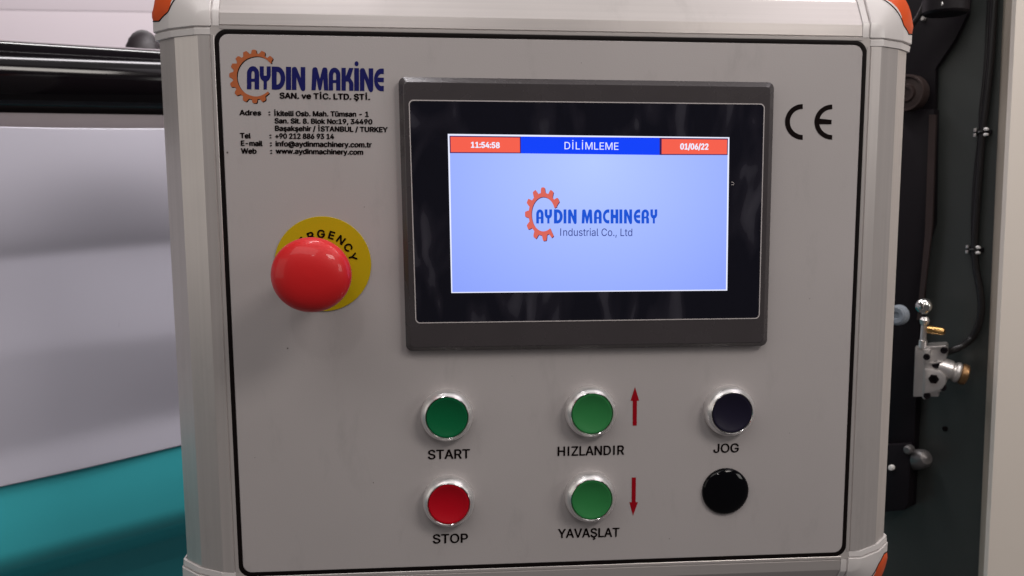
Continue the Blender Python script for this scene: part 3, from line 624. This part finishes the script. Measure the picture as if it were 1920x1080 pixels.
def arc(cx, cy, rx, ry, a0, a1, n=10): return [(cx + rx * math.cos(math.radians(a0 + (a1 - a0) * i / n)), cy + ry * math.sin(math.radians(a0 + (a1 - a0) * i / n))) for i in range(n + 1)]
def glyph(ch):
    L = .37; R = .63
    if ch in 'Iİ': return [[(0, 0), (1, 0), (1, 1), (0, 1)]]
    if ch == 'A': return [[(0, 0), (0, .66)] + arc(.5, .66, .5, .34, 180, 0, 14)[1:-1] + [(1, .66), (1, 0), (R, 0), (R, .33), (L, .33), (L, 0)], [(L, .46), (R - .02, .46), (R, .50), (R, .64)] + arc(.5, .66, .13, .13, 0, 180, 8)[1:-1] + [(L, .64)]]
    if ch == 'Y': return [[(0, 1), (0, .66)] + arc(.5, .66, .5, .32, 180, 252, 7)[1:] + [(L - .02, .34), (L - .02, 0), (R + .02, 0), (R + .02, .34)] + arc(.5, .66, .5, .32, 288, 360, 7)[:-1] + [(1, .66), (1, 1), (R, 1), (R, .60), (L, .60), (L, 1)]]
    if ch == 'D': return [[(0, 0), (0, 1), (.4, 1)] + arc(.4, .5, .6, .5, 90, -90, 16)[1:-1] + [(.4, 0)], [(.36, .22), (.42, .22)] + arc(.42, .5, .24, .27, -80, 80, 10) + [(.36, .77)]]
    if ch == 'N': return [[(0, 0), (0, .9), (.04, .97), (.14, 1), (.28, 1), (.36, .95), (.66, .52), (.66, 1), (1, 1), (1, .06), (.95, -.02), (.85, -.05), (.74, -.03), (.66, .03), (.34, .55), (.34, 0)]]
    if ch == 'M': return [[(0, 0), (.05, .9), (.1, .98), (.18, 1), (.28, 1), (.35, .95), (.5, .5), (.65, .95), (.72, 1), (.82, 1), (.9, .98), (.95, .9), (1, 0), (.75, 0), (.70, .5), (.58, .03), (.5, -.02), (.42, .03), (.30, .5), (.25, 0)]]
    if ch == 'K': return [[(0, 0), (0, 1), (.36, 1), (.36, .62), (.64, 1), (1, 1), (.74, .56), (.97, .38), (1, .3), (1, 0), (.64, 0), (.64, .30), (.56, .40), (.36, .40), (.36, 0)]]
    if ch in 'EC':
        o = [(1, 1), (.75, 1)] + arc(.75, .5, .75, .5, 95, 265, 16) + [(.75, 0), (1, 0), (1, .24), (.8, .24)] + arc(.8, .5, .44, .27, 265, 190 if ch == 'E' else 180, 7)
        if ch == 'E': o += [(.42, .40), (1, .40), (1, .60), (.42, .60)]
        return [o + arc(.8, .5, .44, .27, 170 if ch == 'E' else 178, 95, 7) + [(.8, .76), (1, .76)]]
    if ch == 'H': return [[(0, 0), (0, 1), (.37, 1), (.37, .62), (.63, .62), (.63, 1), (1, 1), (1, 0), (.63, 0), (.63, .38), (.37, .38), (.37, 0)]]
    if ch == 'R': return [[(0, 0), (0, .68)] + arc(.5, .68, .5, .32, 180, 0, 14)[1:-1] + [(1, .66), (.97, .54), (.86, .46), (.97, .38), (1, .28), (1, 0), (.63, 0), (.63, .36), (.37, .36), (.37, 0)], [(.37, .48), (.6, .5), (.65, .60), (.65, .66)] + arc(.5, .68, .14, .12, 0, 180, 8)[1:-1] + [(.37, .66)]]
def word(letters, y0l, y1l, y0r, y1r, xl, xr_, w, m, parent, name='lettering', lift=.15):
    """letters: (char, x0, x1); y0 baseline and y1 cap line at xl and xr"""
    for ch, a_, b_ in letters:
        def tf(x, y):
            px = a_ + (b_ - a_) * x; t = (px - xl) / (xr_ - xl); yb = y0l + (y0r - y0l) * t; yc = y1l + (y1r - y1l) * t
            p_ = at(px, yb + (yc - yb) * y, w); return (p_.x, p_.y)
        loops = [l for l in glyph(ch)]
        vs, fs = poly_sheet(loops, w + lift, tf); mb = MB(); mb.add(vs, fs)
        if ch == 'İ':
            mb2 = arc(.5, 1.19, .42, .11, 0, 360, 20)[:-1]; v2, f2 = poly_sheet([mb2], w + lift, tf); mb.add(v2, f2)
        c = sum((Vector(v) for v in mb.v), Vector()) / len(mb.v); mb.build(name, m, parent, origin=c, smooth=0)
z = lambda x: 430 + x / 6.4
word([('A', z(212), z(358)), ('Y', z(365), z(498)), ('D', z(510), z(672)), ('I', z(680), z(742)), ('N', z(751), z(912)), ('M', z(986), z(1188)), ('A', z(1193), z(1334)), ('K', z(1346), z(1490)),
      ('İ', z(1499), z(1556)), ('N', z(1567), z(1727)), ('E', z(1736), z(1854))], 167.4, 123.8, 171.2, 128.6, 463, 720, 0, 'navy_ink', fp)

def gear(cx, cy, rx, ry, body, tip, angs, a_in, rin, offc, tw, w, m, parent, tail=(1.0, 1.0), name='gear_emblem', dx=0, dy=0, lift=.15, bow=0.0):
    """open gear ring in pixels; rx, ry tip radii; body, rin fractions of them; offc shifts the hollow"""
    out = []; A0, A1 = a_in; angs = sorted(angs)
    a_ = A0; step = 2.5
    def on_tooth(a): return min(abs(a - t) for t in angs)
    while a_ <= A1 + .01:
        dist = on_tooth(a_)
        if dist < tw * .62: r = tip
        elif dist < tw: r = tip - (tip - body) * (dist - tw * .62) / (tw * .38) * .85
        else: r = body
        out.append((r, a_)); a_ += step
    P = [(cx + rx * r * math.cos(math.radians(a)), cy - ry * r * math.sin(math.radians(a))) for r, a in out]
    Q = []
    n = 44
    for k in range(n + 1):
        a = A1 - (A1 - A0) * k / n; e = min(1, min(k, n - k) / (n * .22)); rr_ = rin + (body * .97 - rin) * (1 - e) * tail[0 if k < n / 2 else 1]
        Q.append((cx + offc[0] * e + rx * rr_ * math.cos(math.radians(a)), cy + offc[1] * e - ry * rr_ * math.sin(math.radians(a))))
    loop = P + Q
    def tf(x, y): p_ = at(x + dx, y + dy, w); return (p_.x, p_.y)
    vs, fs = poly_sheet([loop], w + lift, tf); mb = MB(); mb.add(vs, fs)
    c = sum((Vector(v) for v in mb.v), Vector()) / len(mb.v); return mb.build(name, m, parent, origin=c, smooth=0)
pg = dict(cx=476.9, cy=143.4, rx=47, ry=50.3, body=.86, tip=1.0, angs=[46, 69, 91, 112, 134, 155, 177, 199, 222, 247, 271, 293], a_in=(36, 314), rin=.735, offc=(2, 0), tw=7.5, w=0, tail=(.35, .75))
gear(**pg, m='ink', parent=fp, name='emblem_shade', dx=1.6, dy=1.3, lift=.09)
gear(**pg, m='orange_ink', parent=fp)
# CE mark, arrows
def flat(loops, m, parent, name, w=0.0, lift=.15):
    def tf(x, y): p_ = at(x, y, w); return (p_.x, p_.y)
    vs, fs = poly_sheet(loops, w + lift, tf); mb = MB(); mb.add(vs, fs); c = sum((Vector(v) for v in mb.v), Vector()) / len(mb.v)
    return mb.build(name, m, parent, origin=c, smooth=0)
def cmark(cx, cy, rx, ry, st, bar, dxb):
    o = [(cx + dxb * 0, cy - ry)] + arc(cx, cy, rx, -ry, 90, 270, 28) + [(cx - 2, cy + ry)]
    i = arc(cx, cy, rx - st, -(ry - st), 270, 90, 24)
    if bar: i = arc(cx, cy, rx - st, -(ry - st), 270, 190, 12) + [(cx - rx + st, cy + 4.1), (cx - 1.5, cy + 4.1), (cx - 1.2, cy - 4.2), (cx - rx + st, cy - 4.2)] + arc(cx, cy, rx - st, -(ry - st), 171, 90, 12)
    flat([o[1:-1] + i], 'ink', fp, 'ce_mark')
cmark(1505, 228.6, 33.2, 33.6, 9.2, False, 0); cmark(1560.3, 229, 33.4, 33, 8.9, True, 0)
flat([[(1190.5, 725.4), (1198.3, 751.3), (1194.2, 751.3), (1193.8, 797.8), (1186.2, 797.8), (1186.3, 751.3), (1182.2, 751.3)]], 'red_ink', fp, 'arrow')
flat([[(1184.5, 895), (1192.2, 895), (1191.7, 941.4), (1196, 941.4), (1186.8, 966.8), (1180, 941.4), (1184.2, 941.4)]], 'red_ink', fp, 'arrow')
for x, y, r in ((426.5, 286, 1.8), (539.5, 653, 1.4), (1090, 118, .7), (683, 388, .8), (1518, 560, .7), (700, 905, .9), (960, 705, .6), (1255, 1010, .8), (478, 858, .7), (1480, 812, .6)):
    flat([arc(x, y, r, r * 1.1, 0, 360, 10)[:-1]], 'groove', fp, 'speck')

# ------------------------------------------------------------------ touchscreen
HW = 7.0
hc = (at(746, 146, 4) + at(1439, 655, 4)) / 2
oc = [at(747, 144.5, 3.5), at(1451, 154.5, 3.5), at(1437.5, 648, 3.5), at(761.5, 658, 3.5)]
ic = [at(755.5, 153, HW), at(1445, 162, HW), at(1431.5, 642.5, HW), at(769, 652, HW)]
mb = MB(); o0 = quad_round(oc, 3.6); i0 = quad_round(ic, 2.6); i1 = quad_round(inset(ic, .35), 2.4)
ring(mb, zed(o0, -.2), zed(o0, 3.9)); ring(mb, zed(o0, 3.9), zed(quad_round(inset(oc, .5), 3.4), 4.4)); ring(mb, zed(quad_round(inset(oc, .5), 3.4), 4.4), zed(i0, HW - .2)); ring(mb, zed(i0, HW - .2), zed(i1, HW))
mb.add(zed(i1, HW), [tuple(range(len(i1)))])
hmi = mb.build('touchscreen', 'bezel', cbx, origin=hc, smooth=22)
gc = [at(766, 187, HW), at(1433.8, 194.3, HW), at(1424, 597.6, HW), at(779, 606.4, HW)]
mb = MB(); a = quad_round(gc, 2.6); b = quad_round(inset(gc, .55), 2.2)
ring(mb, zed(a, HW + .1), zed(a, HW + .28)); ring(mb, zed(a, HW + .28), zed(b, HW + .28)); mb.build('keyline', 'line', hmi, origin=hc, smooth=0)
mb = MB(); b = quad_round(inset(gc, .55), 2.2); mb.add(zed(b, HW + .24), [tuple(range(len(b)))]); gl = mb.build('touch_glass', 'glass', hmi, origin=hc, smooth=0)
SW = HW + .3
def sflat(pts, m, name, lift): return flat([pts], m, hmi, name, w=SW, lift=lift)
sc_ = [(839.6, 251), (1367.6, 257.4), (1363.6, 544.8), (846.2, 549.4)]
sflat(sc_, 's_white', 'display_border', 0.0)
inn = [(843, 254.2), (1364.6, 260.6), (1361, 542.8), (848.2, 547.6)]
sd = sflat(inn, 's_blue', 'display', .05)
def bandx(y, f_, x0, x1): return None
sflat([(842.6, 254.6), (976.4, 256), (976.6, 287.6), (843.4, 287)], 's_dark', 'display_rule', .09)
sflat([(844.6, 256.4), (974.6, 258), (975, 286.0), (845.2, 285.2)], 's_red', 'clock_field', .13)
sflat([(976.4, 256), (1236.6, 258.2), (1236.6, 290.6), (976.6, 287.6)], 's_hdr', 'title_field', .10)
sflat([(1236.6, 258.2), (1365, 259.6), (1364.4, 290.8), (1236.6, 290.6)], 's_dark', 'display_rule', .09)
sflat([(1240.6, 260.6), (1363.4, 261.8), (1362.8, 289.2), (1240.4, 288.8)], 's_red', 'date_field', .13)
text('11:54:58', 883.6, 276.6, 936.4, 277.6, 10.4, 's_white', hmi, w=SW, bold=.035, lift=.2)
text('01/06/22', 1275.6, 280, 1327.4, 280.4, 10.8, 's_white', hmi, w=SW, bold=.035, lift=.2)
text('DİLİMLEME', 1058.4, 279.8, 1159.5, 281.0, 13.6, 's_white', hmi, w=SW, lift=.2, bold=-.002)
text('Industrial Co., Ltd', 1050.4, 442.2, 1185.2, 442.6, 14, 's_navy', hmi, w=SW, lift=.2, bold=-.004)
z = lambda x: 960 + x / 6.4
word([('A', z(290), z(378)), ('Y', z(392), z(480)), ('D', z(503), z(608)), ('I', z(618), z(652)), ('N', z(672), z(775)), ('M', z(835), z(965)), ('A', z(983), z(1075)), ('C', z(1090), z(1167)), ('H', z(1183), z(1275)),
      ('I', z(1288), z(1323)), ('N', z(1343), z(1440)), ('E', z(1460), z(1537)), ('R', z(1553), z(1643)), ('Y', z(1660), z(1742))], 419, 392.6, 419, 392.6, 1005, 1232, SW, 's_logo', hmi, lift=.2)
sg = dict(cx=1018.5, cy=401.5, rx=34.2, ry=50.2, body=.80, tip=1.0, angs=[33, 61, 91, 120, 150, 180, 210, 242, 275, 303], a_in=(20, 306), rin=.64, offc=(0, 0), tw=9, w=SW, tail=(.05, .1))
gear(**sg, m='s_dark', parent=hmi, name='emblem_shade', dx=1.0, dy=1.2, lift=.16)
gear(**sg, m='s_gear', parent=hmi, lift=.2)
# protective foil tab, small scratch mark right of the display
mb = MB(); mb.tube([at(1371, 341.5, HW + .4), at(1374.5, 342, HW + .5), at(1376.2, 344.5, HW + .5), at(1374.5, 347, HW + .5), at(1371.5, 346, HW + .4)], .18, 6); mb.build('foil_nick', 'line', hmi, origin=hc)

# ------------------------------------------------------------------ push buttons
def make_button(px, py, m, label):
    c = at(px, py, 0); o = Vector((c.x, c.y, 0))
    pr = [(14.9, -.2), (14.9, 3.6), (14.82, 4.3), (14.6, 5.0), (14.25, 5.7), (13.8, 6.35), (13.25, 6.95), (12.7, 7.45), (12.4, 7.7), (12.32, 8.0), (12.15, 8.1), (11.95, 8.0), (11.9, 7.2), (11.9, 5)]
    mb = MB(); mb.lathe(pr, o, 72); b = mb.build('push_button', 'chrome', cbx, origin=o, smooth=40, label=label)
    mb = MB(); mb.lathe([(11.95, 8.02), (12.15, 8.3), (12.4, 8.0)], o, 72); mb.build('bezel_rim', 'rimring', b, origin=o, smooth=60)
    mb = MB(); mb.lathe([(11.65, 5), (11.65, 7.6), (11.45, 8.0), (11.1, 8.05), (10.2, 7.7), (8, 6.9), (5.5, 6.3), (3, 5.95), (.01, 5.85)], o, 64); mb.build('button_cap', m, b, origin=o, smooth=50)
    return b
b0 = make_button(838, 776.5, 'green_dark', 'dark green round push button above the word START')
def copy_button(px, py, m, label):
    c = at(px, py, 0); n = b0.copy(); COL.objects.link(n); n.location = W((c.x, c.y, 0)) - W(cbx['o']); n['label'] = label; n['o'] = (c.x, c.y, 0)
    for ch in b0.children:
        d = ch.copy(); COL.objects.link(d); d.parent = n
        if ch.name.startswith('button_cap'):
            d.data = ch.data.copy(); d.data.materials[0] = M[m]
    return n
copy_button(841.3, 936.5, 'red_cap', 'red round push button above the word STOP')
copy_button(1106, 769.5, 'green', 'light green round push button beside the upward arrow')
copy_button(1105.3, 928.5, 'green', 'light green round push button beside the downward arrow')
copy_button(1364.5, 768, 'navy_cap', 'blue black round push button above the word JOG')
c = at(1359.5, 920.5, 0); o = Vector((c.x, c.y, 0))
mb = MB(); mb.lathe([(14.1, -.1), (14.1, .9), (13.8, 1.5), (13.0, 2.2), (11, 3.1), (8, 3.9), (4, 4.35), (.01, 4.45)], o, 72); mb.build('blanking_plug', 'black_gloss', cbx, origin=o, smooth=60, label='glossy black blanking plug below the word JOG')

# ------------------------------------------------------------------ emergency stop
c = at(606, 495, 0); o = Vector((c.x, c.y, 0)); oh = o + Vector((.3, -1.5, 0))
mb = MB(); mb.lathe([(13, 1.0), (13.2, 6), (12.4, 8), (12.2, 34), (13, 36), (13, 40)], oh, 48)
es = mb.build('emergency_stop', 'red_cap', cbx, origin=o, label='big red mushroom emergency stop on a round yellow label')
mb = MB(); mb.lathe([(26.4, -.1), (26.4, .75), (26.2, .9), (11, .9)], o, 96); mb.build('label_disc', 'yellow', es, origin=o)
mb = MB(); mb.lathe([(12, 36), (15.5, 36.6), (18, 38.4), (19.4, 41.2), (19.9, 44.2), (19.9, 46.4), (19.5, 48.8), (18.4, 51.0), (16.3, 53.0), (13.3, 54.7), (9.7, 55.9), (5, 56.7), (.01, 56.9)], oh, 96, sy=.95)
mb.build('mushroom_head', 'mushroom', es, origin=o, smooth=60)
rt_ = 17.2
for i, ch in enumerate('EMERGENCY'):
    a_ = math.radians((i - 4) * 19.6 + (-2)) 
    me = outline_mesh(ch, INTER, 8.0, True)
    for v in me.vertices:
        x, y = v.co.x * 1.12, v.co.y + rt_ - 2.4
        v.co = W((x * math.cos(a_) + y * math.sin(a_), -x * math.sin(a_) + y * math.cos(a_), 1.05))
    bm = bmesh.new(); bm.from_mesh(me); g = list(bm.verts) + list(bm.faces)
    for k in range(6):
        r_ = bmesh.ops.duplicate(bm, geom=g); bmesh.ops.translate(bm, verts=[x for x in r_['geom'] if isinstance(x, bmesh.types.BMVert)], vec=W((.22 * math.cos(k * 1.047), .22 * math.sin(k * 1.047), .03 * (k + 1))))
    bm.to_mesh(me); bm.free()
    link_mesh('lettering', me, 'ink', es, o, smooth=0)

for ob in bpy.data.objects:
    if 'o' in ob: del ob['o']
